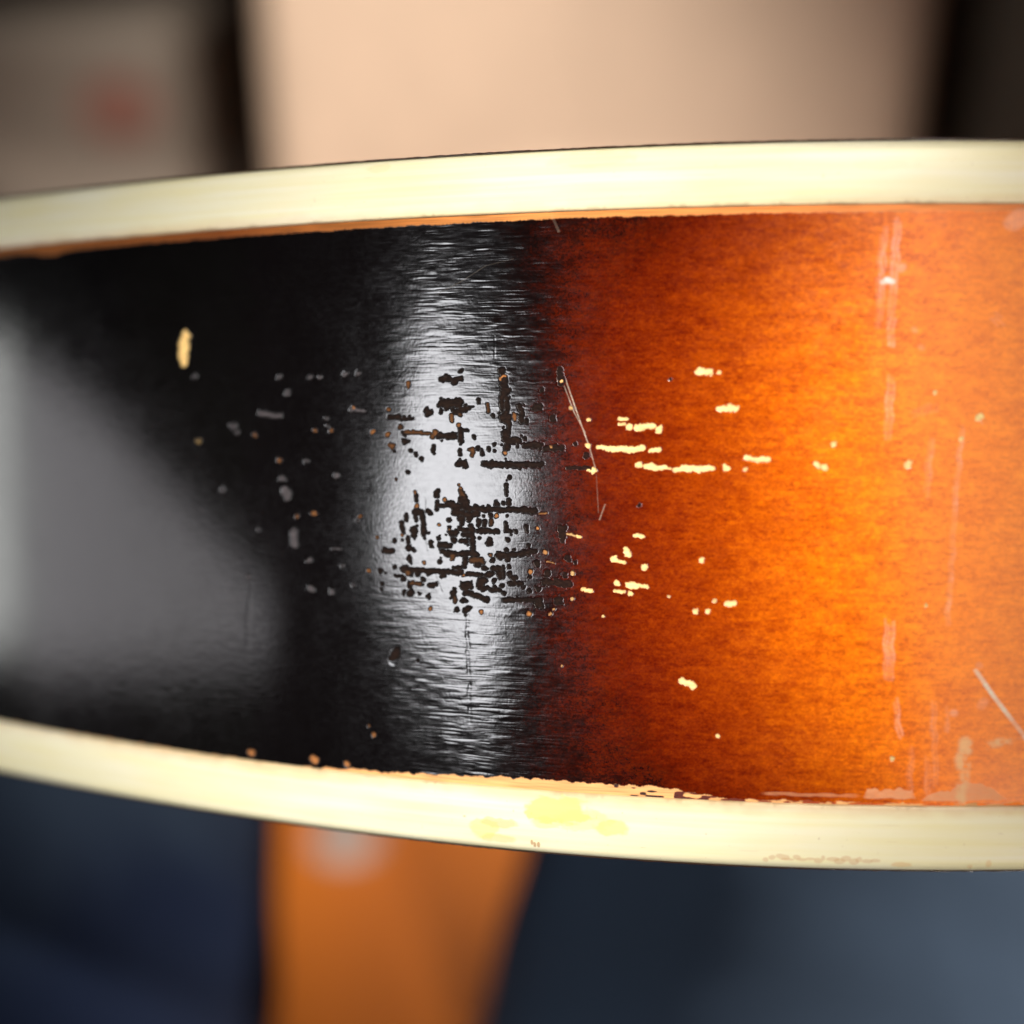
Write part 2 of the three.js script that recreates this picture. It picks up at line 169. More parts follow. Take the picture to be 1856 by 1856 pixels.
for (const [pts, w, v] of [[[[1600, 512], [1609, 508], [1617, 511]], 5.5, 0.95], [[[1632, 488], [1634, 484]], 6, 0.5], [[[1836, 405], [1850, 392]], 14, 0.4], [[[1656, 597], [1658, 600]], 4, 0.3], [[[1668, 629], [1670, 632]], 4, 0.25], [[[1728, 1292], [1728, 1294]], 6, 0.5], [[[1778, 1280], [1782, 1272]], 7, 0.25], [[[1774, 1206], [1775, 1208]], 5, 0.3]]) line(haze, pts, w, v, 4, 2);
const creamStain = new Float32Array(TW * TH);
for (const [pts, w, v] of [[[[1750, 1345], [1748, 1360]], 10, 0.75], [[[1742, 1372], [1744, 1390]], 10, 0.7], [[[1748, 1400], [1744, 1425], [1740, 1470]], 7, 0.55], [[[1790, 1352], [1812, 1346], [1828, 1344]], 7, 0.5], [[[1830, 1344], [1870, 1338]], 3, 0.3]]) line(creamStain, pts, w, v, 6, 5);
// creases and dents (relief)
line(groove, [[846, 1110], [848, 1180], [850, 1240], [851, 1310]], 1.6, 1, 5, 3); line(groove, [[768, 905], [766, 940], [768, 980], [773, 1010]], 3, 0.5, 3); line(groove, [[782, 1030], [800, 1075]], 2, 0.25, 2); line(groove, [[896, 610], [896, 650]], 1, 0.3); line(groove, [[456, 1060], [448, 1130], [452, 1190]], 2, 0.5, 8); line(groove, [[716, 1188], [712, 1200]], 6, 0.9, 4);

const chipCore = new Float32Array(TW * TH);            // how far inside its chip a texel lies
{
  const R = 3, tmp = new Float32Array(TW * TH);
  for (let y = 0; y < TH; y++) for (let x = R; x < TW - R; x++) { let a = 0; for (let k = -R; k <= R; k++) a += chipM[y * TW + x + k]; tmp[y * TW + x] = a / (2 * R + 1); }
  for (let y = R; y < TH - R; y++) for (let x = 0; x < TW; x++) { let a = 0; for (let k = -R; k <= R; k++) a += tmp[(y + k) * TW + x]; chipCore[y * TW + x] = sstep(0.55, 0.98, a / (2 * R + 1)); }
}

/* ------------------------------------------------------------------ rim textures */
const burst = [[-200, 0.003, 0.0027, 0.003], [890, 0.003, 0.0025, 0.0027], [960, 0.006, 0.0020, 0.0018], [1010, 0.026, 0.0032, 0.0015], [1060, 0.078, 0.0068, 0.001], [1120, 0.122, 0.0100, 0.0008], [1210, 0.20, 0.021, 0.0008], [1310, 0.32, 0.044, 0.0008], [1420, 0.56, 0.100, 0.001], [1540, 0.86, 0.180, 0.0015], [1700, 0.88, 0.215, 0.006], [1900, 0.86, 0.225, 0.014], [2300, 0.7, 0.17, 0.02]];
const rimColor = new Uint8Array(TW * TH * 4), rimRough = new Uint8Array(TW * TH * 4), rimHeight = new Float32Array(TW * TH);
for (let y = 0; y < TH; y++) for (let x = 0; x < TW; x++) {
  const i = y * TW + x, mmx = x / PXMM, mmy = y / PYMM - RIMH, px = photoXofS[x];
  const up = mmy / 29.8, ev = Math.abs(up);
  // the burst: wobbly front, the edges of the rim darker
  const wob = (fbm(mmx * 0.5, mmy * 0.9, 11, 4) - 0.5) * 70 + (vn(mmx * 3, mmy * 5, 12) - 0.5) * 30 + (vn(mmx * 8, mmy * 9, 13) - 0.5) * 60;
  const back = 46 * ev ** 3 + 22 * sstep(-0.2, -1, up) - 26 * sstep(0, 0.5, up) * sstep(1, 0.5, up);
  const bx = px + wob - back * sstep(980, 1060, px) - sstep(1050, 1200, px) * ev ** 3 * 115;
  let c = ramp(burst, bx);
  // wood figure under the lacquer: short horizontal flecks and blotches
  const og = sstep(960, 1080, px), fade = 1 - 0.45 * sstep(1560, 1800, px);
  const blot = fbm(mmx * 0.55, mmy * 1.1, 21, 4) - 0.5, fleck = vn(mmx * 2.3, mmy * 3.7, 31) * 0.6 + vn(mmx * 5, mmy * 6.5, 32) * 0.4 - 0.5, speck = vn(mmx * 6, mmy * 7.5, 33), grain = fbm(mmx * 0.45, mmy * 4.0, 35, 3) - 0.5;
  let k = 1 + og * fade * (0.42 * blot + 0.62 * fleck + 0.42 * grain + (speck > 0.86 ? -2.4 * (speck - 0.86) : 0) + (vn(mmx * 7, mmy * 9, 36) - 0.5) * 0.22);
  k = clamp(k, 0.3, 1.6);
  c = [c[0] * k ** 0.85, c[1] * k ** 1.5, c[2] * k];
  let rough = mix(mix(0.115, 0.15, og), 0.21, sstep(1150, 1500, px)), h = 0, spec = 1;
  // relief: fine ridges along the grain, coarser towards the edges, plus a faint cross hatch of rubbing
  const wy = mmy + 0.35 * (fbm(mmx * 0.12, mmy * 0.3, 41, 3) - 0.5) + 0.10 * (vn(mmx * 0.9, mmy * 1.3, 42) - 0.5);
  const coarse = sstep(0.12, 0.62, ev) * (0.40 + 0.85 * sstep(640, 900, px)) + 0.16 * sstep(830, 950, px), lon = vn(mmx * 0.28, wy * 2.6, 43), lon2 = vn(mmx * 0.5 + 9, wy * 4.6, 44), lon3 = vn(mmx * 0.9, wy * 8.5, 45);
  const brk = 0.15 + 1.7 * vn(mmx * 0.7, mmy * 1.6, 63) ** 2;
  const sharp = (v) => { const t = Math.abs(v - 0.5) * 2; return 1 - t * t; };
  const rightCalm = 1 - 0.85 * sstep(1040, 1150, px);
  const leftCalm = 0.35 + 0.65 * sstep(560, 740, px);
  h += 0.72 * rightCalm * leftCalm * ((0.0085 * coarse + 0.0020) * sharp(lon) * brk + (0.0052 * coarse + 0.0016) * sharp(lon2) + (0.0012 + 0.0018 * coarse) * lon3);
  h += rightCalm * (0.0016 * vn(mmx * 6.5, mmy * 5, 46) + 0.0011 * vn(mmx * 11, mmy * 3, 47));
  h += 0.0012 * og * vn(mmx * 1.6, mmy * 5, 48);
  h -= 0.02 * groove[i];
  rough += 0.05 * (vn(mmx * 2.2, mmy * 4, 49) - 0.5) + 0.05 * (fbm(mmx * 0.3, mmy * 0.3, 50, 3) - 0.5);
  // bare strip along the bindings
  const edgeT = 29.9 - mmy, edgeB = mmy + HALF - BINDL + 0.1;
  const jagT = 0.26 * (fbm(mmx * 1.2, 3, 51, 4) - 0.5) + 0.10 * (vn(mmx * 9, 4, 52) - 0.5);
  const wT = mix(1.0, 0.82, sstep(300, 1000, px)) + jagT + 0.5 * Math.exp(-(((px - 100) / 26) ** 2));
  const wB = sstep(520, 640, px) * mix(0.35, 1.15, sstep(600, 980, px)) * (1 - sstep(1180, 1330, px) * 0.75) + 0.55 * (fbm(mmx * 1.3, 8, 53, 4) - 0.5) + 0.07 * (vn(mmx * 10, 9, 54) - 0.5);
  const scal = (q, sd2) => Math.abs(Math.sin(mmx * q + 2 * vn(mmx * 0.8, 1, sd2))) * 0.32 + 0.25 * vn(mmx * 2.2, 2, sd2);
  const in1 = sstep(1566, 1584, px) * (1 - sstep(1655, 1674, px)), in2 = sstep(1672, 1700, px) * (1 - sstep(1800, 1850, px));
  const top1 = 0.55 + 1.0 * Math.min(1, in1 * 1.2) * (0.8 + scal(1.5, 55)), top2 = 0.5 + in2 * (0.55 + scal(1.1, 56) + 1.0 * Math.exp(-(((px - 1772) / 34) ** 2)));
  const low = 0.62 + 0.2 * vn(mmx * 1.5, 3, 67);
  const flake = Math.max(in1 * clamp((top1 - edgeB) * 9 + 0.5) * clamp((edgeB - low) * 9 + 0.5), Math.min(1, in2 * 2) * clamp((top2 - edgeB) * 9 + 0.5) * clamp((edgeB - low + 0.15) * 9 + 0.5), sstep(1380, 1400, px) * (1 - sstep(1540, 1575, px)) * clamp((0.95 - Math.abs(edgeB - 0.95) * 3.4 - 0.5 * vn(mmx * 1.3, mmy * 4, 68)) * 3) * 0.45) * (0.75 + 0.4 * vn(mmx * 2, mmy * 5, 69));
  const mT = clamp((wT - edgeT) * 8 + 0.5), mB = clamp((wB - edgeB) * 8 + 0.5) * (edgeB < 0.5 ? 1 : 1);
  const str = vn(mmx * 0.4, mmy * 9, 57);
  if (mT > 0) {
    const dim = ramp([[-50, 0.30, 0.105, 0.022], [420, 0.20, 0.055, 0.010], [720, 0.42, 0.15, 0.035], [950, 0.66, 0.27, 0.075], [1400, 0.80, 0.28, 0.075], [1856, 0.75, 0.25, 0.08]], px).map((v) => v * (0.75 + 0.5 * str));
    c = c.map((v, q) => mix(v, dim[q], mT)); rough = mix(rough, 0.7, mT); spec = mix(1, 0.3, mT);
  }
  if (mB > 0) {
    const dash = px > 1100 ? sstep(0.42, 0.52, vn(mmx * 1.1, mmy * 4, 58) + 0.35 * (1 - sstep(1100, 1260, px))) : 1;
    const bare = [0.80, 0.42, 0.17].map((v) => v * (0.72 + 0.5 * str));
    c = c.map((v, q) => mix(v, bare[q], mB * dash)); rough = mix(rough, 0.7, mB); spec = mix(spec, 0.3, mB * dash);
  }
  if (flake > 0.01) { const p = [0.80, 0.36, 0.17]; c = c.map((v, q) => mix(v, p[q], clamp(flake) * 0.85)); rough = mix(rough, 0.6, clamp(flake)); h -= 0.006 * clamp(flake); }
  // milky rubs, pale stains, hairlines
  if (haze[i] > 0) { const p = haze[i] > 0.45 ? [0.95, 0.82, 0.80] : [0.95, 0.56, 0.40]; c = c.map((v, q) => mix(v, p[q], haze[i])); rough = mix(rough, 0.5, haze[i]); }
  if (creamStain[i] > 0) { const m = creamStain[i] * 1.25 * sstep(0.22, 0.62, fbm(mmx * 1.7, mmy * 1.7, 59, 4) + 0.25 * (creamStain[i] - 0.35)); c = c.map((v, q) => mix(v, [0.80, 0.55, 0.27][q], clamp(m))); }
  if (hair[i] > 0) { c = c.map((v, q) => mix(v, [0.78, 0.66, 0.52][q], hair[i])); rough = mix(rough, 0.5, hair[i]); h -= 0.004 * hair[i]; }
  // chips
  const m = chipM[i];
  if (m > 0) {
    const t = chipT[i], g = 0.62 + 0.4 * fbm(mmx * 2.5, mmy * 4, 61, 3) + 0.36 * vn(mmx * 1.3, mmy * 15, 60);
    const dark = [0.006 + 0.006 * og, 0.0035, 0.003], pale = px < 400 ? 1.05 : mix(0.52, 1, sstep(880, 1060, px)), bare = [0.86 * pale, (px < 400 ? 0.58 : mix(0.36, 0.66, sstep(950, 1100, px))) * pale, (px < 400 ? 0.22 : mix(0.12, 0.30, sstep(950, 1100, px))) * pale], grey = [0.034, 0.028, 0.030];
    const core = chipCore[i], onDark = 1 - sstep(1000, 1090, px), fl = vn(mmx * 5, mmy * 8, 64);
    const floorTone = [0.013 * fl, 0.0065 * fl, 0.004 * fl].map((v, q) => dark[q] + v * core), edgeTone = [0.62, 0.24, 0.05];
    const show = onDark > 0.5 ? t * Math.max(core, 0.55 * m * m) : t;
    const p = t > 1.5 ? grey.map((v) => v * (0.5 + 1.8 * core * vn(mmx * 4, mmy * 5, 66))) : floorTone.map((v, q) => mix(v, onDark > 0.5 ? bare[q] : mix(edgeTone[q], bare[q], 0.65 + 0.35 * core), clamp(show)));  // grey chips carry a painted glint, brightest at the core
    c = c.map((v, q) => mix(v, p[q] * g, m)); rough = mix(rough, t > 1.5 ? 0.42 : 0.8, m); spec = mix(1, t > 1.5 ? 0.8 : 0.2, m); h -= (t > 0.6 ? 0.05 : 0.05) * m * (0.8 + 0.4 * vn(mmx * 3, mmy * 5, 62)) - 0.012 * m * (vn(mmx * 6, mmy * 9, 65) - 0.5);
  }
  const o = 4 * i;
  for (let q = 0; q < 3; q++) rimColor[o + q] = sr(c[q]); rimColor[o + 3] = 255;
  const r8 = Math.round(255 * clamp(rough, 0.05, 1)); rimRough[o] = 0; rimRough[o + 1] = r8; rimRough[o + 2] = 0; rimRough[o + 3] = Math.round(255 * spec);
  rimHeight[i] = h;
}
const glossTex = mapped(bytesTexture(rimRough, TW, TH, false));
const rimMat = new THREE.MeshPhysicalMaterial({ map: mapped(bytesTexture(rimColor, TW, TH, true)), roughnessMap: glossTex, roughness: 1, specularIntensityMap: glossTex, bumpMap: mapped(floatTexture(rimHeight, TW, TH)), bumpScale: 0.001, ior: 1.52 });
rimMat.name = 'worn sunburst lacquer';

/* ------------------------------------------------------------------ binding textures: aged cream, stains at their places */
function bindingMaterial(lower) {
  const W = 2048, H = 128, d = new Uint8Array(W * H * 4), hf = new Float32Array(W * H), st = [];
  const yOf = (px, py) => onRim(px, py);
  const blob = (px, py, rx, ry, v, col, seed) => { const [s, Y] = yOf(px, py), e = yOf(px + rx, py), g = yOf(px, py + ry); st.push([s, Y, Math.abs(e[0] - s), Math.abs(g[1] - Y), v, col, seed]); };
  if (lower) {
    const yel = [0.86, 0.81, 0.22], tan = [0.76, 0.50, 0.18], brown = [0.42, 0.22, 0.09];
    blob(1010, 1468, 62, 26, 0.9, yel, 1); blob(1060, 1486, 50, 20, 0.45, yel, 2); blob(1110, 1500, 34, 15, 0.7, yel, 3); blob(990, 1488, 30, 12, 0.5, tan, 9);
    blob(880, 1500, 26, 18, 0.6, yel, 4); blob(905, 1490, 32, 10, 0.6, tan, 5); blob(905, 1518, 34, 8, 0.5, tan, 6);
    for (let k = 0; k < 16; k++) blob(1385 + k * 13 + 8 * rw(), 1551 + 8 * rw() + k * 0.3, 4 + 9 * rw(), 2 + 4 * rw(), 0.45, [0.62, 0.38, 0.18], 20 + k);
    blob(1632, 1567, 20, 5, 0.5, tan, 41); blob(1790, 1564, 6, 7, 0.45, tan, 42); blob(1756, 1570, 5, 4, 0.4, tan, 43); blob(844, 1478, 3, 2, 0.5, brown, 44);
    for (const q of [[965, 1526], [970, 1530], [977, 1530]]) blob(q[0], q[1], 2.6, 5, 0.75, brown, 46);
  } else { blob(690, 306, 26, 8, 0.25, [0.78, 0.62, 0.25], 7); blob(1075, 290, 80, 14, 0.2, [0.80, 0.66, 0.25], 8); blob(1600, 300, 60, 10, 0.15, [0.7, 0.6, 0.3], 10); }
  const BH = lower ? BINDL : BIND, y0 = lower ? -HALF : HALF - BIND;
  for (let y = 0; y < H; y++) for (let x = 0; x < W; x++) {
    const s = (x / W) * SVIS, Y = y0 + (y / H) * BH, f = lower ? 1 - y / H : y / H;      // f: 0 at the rim, 1 at the outer edge
    const lines = fbm(s * 0.05, Y * 2.2, 70 + lower, 4) - 0.5, bl = fbm(s * 0.09, Y * 0.4, 75, 3) - 0.5;
    let c = [0.87 + 0.05 * lines, 0.84 + 0.08 * lines + 0.04 * bl, 0.57 + 0.24 * lines + 0.16 * bl];
    // grime and stain bleeding in along the seam
    const seam = sstep(0.24, 0, f + 0.10 * (fbm(s * 0.5, Y, 77, 3) - 0.5)) * (lower ? 0.35 + 0.25 * sstep(20, 50, s) : 0.35);
    c = c.map((v, q) => mix(v, [0.66, 0.40, 0.18][q], seam));
    for (const b of st) {
      const r = Math.hypot((s - b[0]) / b[2], (Y - b[1]) / b[3]) + 0.75 * (fbm(s * 1.1, Y * 1.6, 80 + b[6], 3) - 0.5);
      const m = b[4] * sstep(1.12, 0.78, r); if (m > 0) c = c.map((v, q) => mix(v, b[5][q], m));
    }
    const sc = sstep(0.90, 0.97, vn(s * 0.22, Y * 11 + 0.4 * vn(s * 0.5, 3, 90), 92)) * sstep(0.45, 0.7, vn(s * 0.3, Y * 0.6, 93)), sp = sstep(0.955, 0.985, vn(s * 2.6, Y * 2.9, 94)) * vn(s * 0.3, 2, 95);
    const gr = sstep(0.07, 0.0, f + 0.05 * (vn(s * 3, 1, 96) - 0.5)) * sstep(0.35, 0.75, vn(s * 0.5, 5, 97));
    c = c.map((v, q) => mix(mix(mix(v, [0.62, 0.50, 0.30][q], 0.35 * sc), [0.40, 0.26, 0.12][q], 0.55 * sp), [0.30, 0.16, 0.06][q], 0.35 * gr));
    const i = y * W + x; for (let q = 0; q < 3; q++) d[4 * i + q] = sr(c[q]); d[4 * i + 3] = 255;
    hf[i] = 0.004 * fbm(s * 0.06, Y * 3, 88, 3) + 0.002 * vn(s * 2, Y * 6, 89);
  }
  const m = new THREE.MeshPhysicalMaterial({ map: mapped(bytesTexture(d, W, H, true)), bumpMap: mapped(floatTexture(hf, W, H)), bumpScale: 0.001, roughness: 0.38, ior: 1.5 });
  m.name = 'aged cream plastic'; return m;
}

/* ------------------------------------------------------------------ guitar body */
const guitar = thing('guitar_body', 'worn black to orange sunburst guitar body with cream bindings, seen edge-on', 'guitar', originL);
guitar.rotation.x = -rad(TILT);
// sweep a profile of [out, height, v] (mm) round the outline; u follows the arc length
function sweep(profile, closedProfile, from = 0, to = N) {
  const P = profile.length, pos = [], uv = [], idx = [];
  for (let i = 0; i <= N; i++) {
    const k = i % N, p = outline[k], n = normals2[k], s = i === N ? arc[N - 1] + 2 : arc[k];
    for (const [o, h, v] of profile) { pos.push((p[0] + n[0] * o) / 1000, h / 1000, (p[1] + n[1] * o) / 1000); uv.push(s / SVIS, v); }
  }
  for (let i = from; i < to; i++) for (let j = 0; j + 1 < P + (closedProfile ? 1 : 0); j++) { const a = i * P + j, b = i * P + ((j + 1) % P), c = a + P, d = b + P; idx.push(a, c, b, b, c, d); }
  const g = new THREE.BufferGeometry(); g.setAttribute('position', new THREE.Float32BufferAttribute(pos, 3)); g.setAttribute('uv', new THREE.Float32BufferAttribute(uv, 2)); g.setIndex(idx); g.computeVertexNormals(); return g;
}
{
  const prof = [[0, -RIMH, 0], [0, 0.04 - RIMH, 0.0007]]; for (let j = 1; j < 40; j++) { const h = -RIMH + (j / 40) * 2 * RIMH; prof.push([0, h, j / 40]); }
  prof.push([0, RIMH - 0.04, 0.9993], [0, RIMH, 1]);
  prof.push([-2.5, RIMH, 1], [-2.5, -RIMH, 0]);
  part('rim', sweep(prof, true, 0, NVIS - 1), rimMat, guitar, 'black lacquer fading to orange, chipped and scratched');
  // the rest of the way round: the same burst without the worn patch
  const g = sweep(prof, true, NVIS - 1, N), pa = g.attributes.position, col = [], u = g.attributes.uv;
  for (let i = 0; i < pa.count; i++) { const x = pa.getX(i) * 1000, z = pa.getZ(i) * 1000, t = x > 60 && z > -100 ? 1 - sstep(150, 215, x) : z < -100 ? 0.85 * sstep(-40, 20, x) * (1 - sstep(120, 190, x)) : 0, c = ramp([[0, 0.003, 0.0026, 0.003], [0.25, 0.05, 0.006, 0.002], [0.6, 0.40, 0.06, 0.001], [1, 0.86, 0.215, 0.008]], t); col.push(...c); u.setXY(i, u.getX(i) * SVIS / 60, u.getY(i)); }
  g.setAttribute('color', new THREE.Float32BufferAttribute(col, 3));
  const m = new THREE.MeshPhysicalMaterial({ vertexColors: true, map: noiseMap(512, 512, (a, b) => { const k = 0.82 + 0.36 * (0.5 * vn(a * 140, b * 220, 191) + 0.5 * fbm(a * 28, b * 240, 192, 3)); return [k, k * k, k]; }), roughness: 0.2, ior: 1.52 });
  m.name = 'sunburst lacquer'; part('rim', g, m, guitar);
}
function bindingProfile(lower) {
  // from the rim side outwards and over the outer edge, in upper terms; mirrored for the lower one
  const pr = [0.32], pts = [], a = HALF - (lower ? BINDL : BIND), b = HALF, R = 1.15, r = 0.3;
  pts.push([-2.5, a], [0, a]); for (let k = 0; k <= 4; k++) { const t = (k / 4) * (Math.PI / 2); pts.push([pr[0] - r + r * Math.sin(t), a + r - r * Math.cos(t)]); }
  for (let k = 1; k < 10; k++) { const t = k / 10; pts.push([pr[0] + 0.10 * Math.sin(Math.PI * t), mix(a + r, b - R, t)]); }
  for (let k = 0; k <= 8; k++) { const t = (k / 8) * (Math.PI / 2); pts.push([pr[0] - R + R * Math.cos(t), b - R + R * Math.sin(t)]); }
  pts.push([-2.5, b]);
  let out = pts.map(([o, h]) => [o, lower ? -h : h, 0]).map(([o, h]) => [o, h, lower ? (h + HALF) / BINDL : (h - HALF + BIND) / BIND]);
  return lower ? out.reverse() : out;
}
part('binding', sweep(bindingProfile(false), true), bindingMaterial(false), guitar, 'plain cream binding along the far edge');
part('binding', sweep(bindingProfile(true), true), bindingMaterial(true), guitar, 'cream binding with yellow blotches along the near edge');
// top and back plates: arched a little, dark stained lacquer that just overhangs the binding
const plateMat = new THREE.MeshPhysicalMaterial({ color: new THREE.Color().setRGB(0.035, 0.014, 0.008), roughness: 0.25, ior: 1.5, clearcoat: 0.4, clearcoatRoughness: 0.2 }); plateMat.name = 'dark stained lacquer';
function plate(lower) {
  const cx = 110, cz = -180, rings = 22, pos = [], idx = [], sg = lower ? -1 : 1;
  const th = lower ? 0.1 : 0.2;
  const prof = [[-2.6, HALF - 0.4], [-0.42, HALF + 0.0], [-0.3, HALF + th * 0.5], [-0.5, HALF + th], [-2.2, HALF + th + 0.05]];
  for (let r = 0; r < prof.length; r++) for (let i = 0; i < N; i++) { const p = outline[i], n = normals2[i], e = r === 0 ? 0 : 0.06 * (vn(arc[i] * 2.2, 3, 91) - 0.5); pos.push((p[0] + n[0] * (prof[r][0] + e)) / 1000, (sg * (prof[r][1] + (r > 1 ? e : 0))) / 1000, (p[1] + n[1] * (prof[r][0] + e)) / 1000); }
  for (let q = 1; q <= rings; q++) { const t = 1 - q / rings; for (let i = 0; i < N; i++) { const p = outline[i], n = normals2[i], x = p[0] - n[0] * 2.2, z = p[1] - n[1] * 2.2; const h = HALF + th + 0.05 + 9 * sstep(0, 0.85, 1 - t) * (lower ? 0.9 : 1); pos.push((cx + (x - cx) * t) / 1000, (sg * h) / 1000, (cz + (z - cz) * t) / 1000); } }
  const R = prof.length + rings; for (let r = 0; r + 1 < R; r++) for (let i = 0; i < N; i++) { const a = r * N + i, b = r * N + ((i + 1) % N), c = a + N, d = b + N; if (lower) idx.push(a, c, b, b, c, d); else idx.push(a, b, c, b, d, c); }
  const g = new THREE.BufferGeometry(); g.setAttribute('position', new THREE.Float32BufferAttribute(pos, 3)); g.setIndex(idx); g.computeVertexNormals(); return g;
}
part('face_plate', plate(false), plateMat, guitar); part('face_plate', plate(true), plateMat, guitar);

/* ------------------------------------------------------------------ the floor and the wall behind */
const floorMat = new THREE.MeshStandardMaterial({ roughness: 0.45, map: noiseMap(512, 512, (u, v) => { const g = fbm(u * 60, v * 4, 101, 4) - 0.5, b = fbm(u * 5, v * 3, 102, 3) - 0.5, k = 1 + 0.5 * g + 0.4 * b; return [0.60 * k, 0.165 * k ** 1.2, 0.014 * k]; }) });
floorMat.name = 'orange varnished wood';
{ const g = new THREE.BoxGeometry(6, 0.04, 6); const m = new THREE.Mesh(g, floorMat); m.name = 'floor'; m.position.set(0, -0.02, -0.5); m.receiveShadow = true; tag(m, 'orange varnished wooden floor between the two jeans legs', null, { kind: 'structure' }); scene.add(m); }
const wallMat = new THREE.MeshStandardMaterial({ roughness: 0.9, map: noiseMap(256, 256, (u, v) => { const k = 0.8 + 0.4 * fbm(u * 9, v * 9, 111, 4); return [0.055 * k, 0.038 * k, 0.024 * k]; }) });
{ const m = new THREE.Mesh(new THREE.BoxGeometry(6, 2.6, 0.1), wallMat); m.name = 'wall'; m.position.set(0, 1.3, -2.3); m.receiveShadow = true; tag(m, 'dark brown wall behind the cases', null, { kind: 'structure' }); scene.add(m); }

/* ------------------------------------------------------------------ things standing behind the guitar (far out of focus) */
const grain = (r, g, b, a, s) => noiseMap(256, 256, (u, v) => { const k = 1 + a * (fbm(u * 14, v * 14, s, 4) - 0.5) + a * 0.5 * (vn(u * 120, v * 120, s + 9) - 0.5); return [r * k, g * k, b * k]; });
const creamMat = new THREE.MeshStandardMaterial({ map: grain(0.76, 0.565, 0.42, 0.16, 121), roughness: 0.75 });
const blackMat = new THREE.MeshStandardMaterial({ color: new THREE.Color().setRGB(0.012, 0.010, 0.009), roughness: 0.7 });
const chromeMat = new THREE.MeshStandardMaterial({ color: new THREE.Color().setRGB(0.62, 0.62, 0.63), metalness: 1, roughness: 0.35 });
{
  const c = thing('cabinet', 'large plain cream cabinet standing behind the guitar in the middle', 'cabinet', new THREE.Vector3(0.066, 0, -1.27));
  const w = 0.524;
  const s = part('shell', new RoundedBoxGeometry(w, 0.70, 0.36, 6, 0.036), creamMat, c); s.position.set(0, 0.385, -0.18);
  for (const x of [-0.2, 0.2]) for (const z of [-0.06, -0.3]) { const f = part('foot', new THREE.CylinderGeometry(0.018, 0.014, 0.035, 20), blackMat, c); f.position.set(x, 0.0175, z); }
}
{
  const g = thing('case', 'grey case with a blurred red round badge, left of the cream cabinet', 'case', new THREE.Vector3(-0.49, 0, -1.36));
  const m = new THREE.MeshStandardMaterial({ map: grain(0.20, 0.165, 0.135, 0.25, 131), roughness: 0.8 });
  const s = part('shell', new RoundedBoxGeometry(0.44, 0.556, 0.24, 5, 0.03), m, g); s.position.set(0, 0.278, -0.12);
  const b = new THREE.Shape(); b.absellipse(0, 0, 0.032, 0.026, 0, Math.PI * 2);
  const bd = part('badge', new THREE.ExtrudeGeometry(b, { depth: 0.003, bevelEnabled: true, bevelSize: 0.001, bevelThickness: 0.001, bevelSegments: 2, curveSegments: 32 }), new THREE.MeshStandardMaterial({ color: new THREE.Color().setRGB(0.21, 0.095, 0.072), roughness: 0.6 }), g); bd.position.set(0.160, 0.485, 0.0005);
}
{
  const g = thing('board', 'brown wooden board standing behind the grey case', 'board', new THREE.Vector3(-0.348, 0, -1.75));
  const m = new THREE.MeshStandardMaterial({ map: noiseMap(256, 256, (u, v) => { const k = 0.8 + 0.5 * fbm(u * 30, v * 3, 141, 4); return [0.34 * k, 0.20 * k, 0.11 * k]; }), roughness: 0.6 });
  const s = part('panel', new RoundedBoxGeometry(0.06, 0.9, 0.03, 3, 0.006), m, g); s.position.set(0, 0.45, 0);
}
{
  const g = thing('case', 'dark grey case at the right edge beside the cream cabinet', 'case', new THREE.Vector3(0.62, 0, -1.38));
  const m = new THREE.MeshStandardMaterial({ map: grain(0.16, 0.15, 0.115, 0.25, 151), roughness: 0.8 });
  const s = part('shell', new RoundedBoxGeometry(0.44, 0.75, 0.26, 5, 0.03), m, g); s.position.set(0, 0.375, -0.13);
  const h = part('handle', new THREE.TorusGeometry(0.05, 0.008, 10, 30, Math.PI), blackMat, g); h.position.set(0, 0.748, -0.13);
}

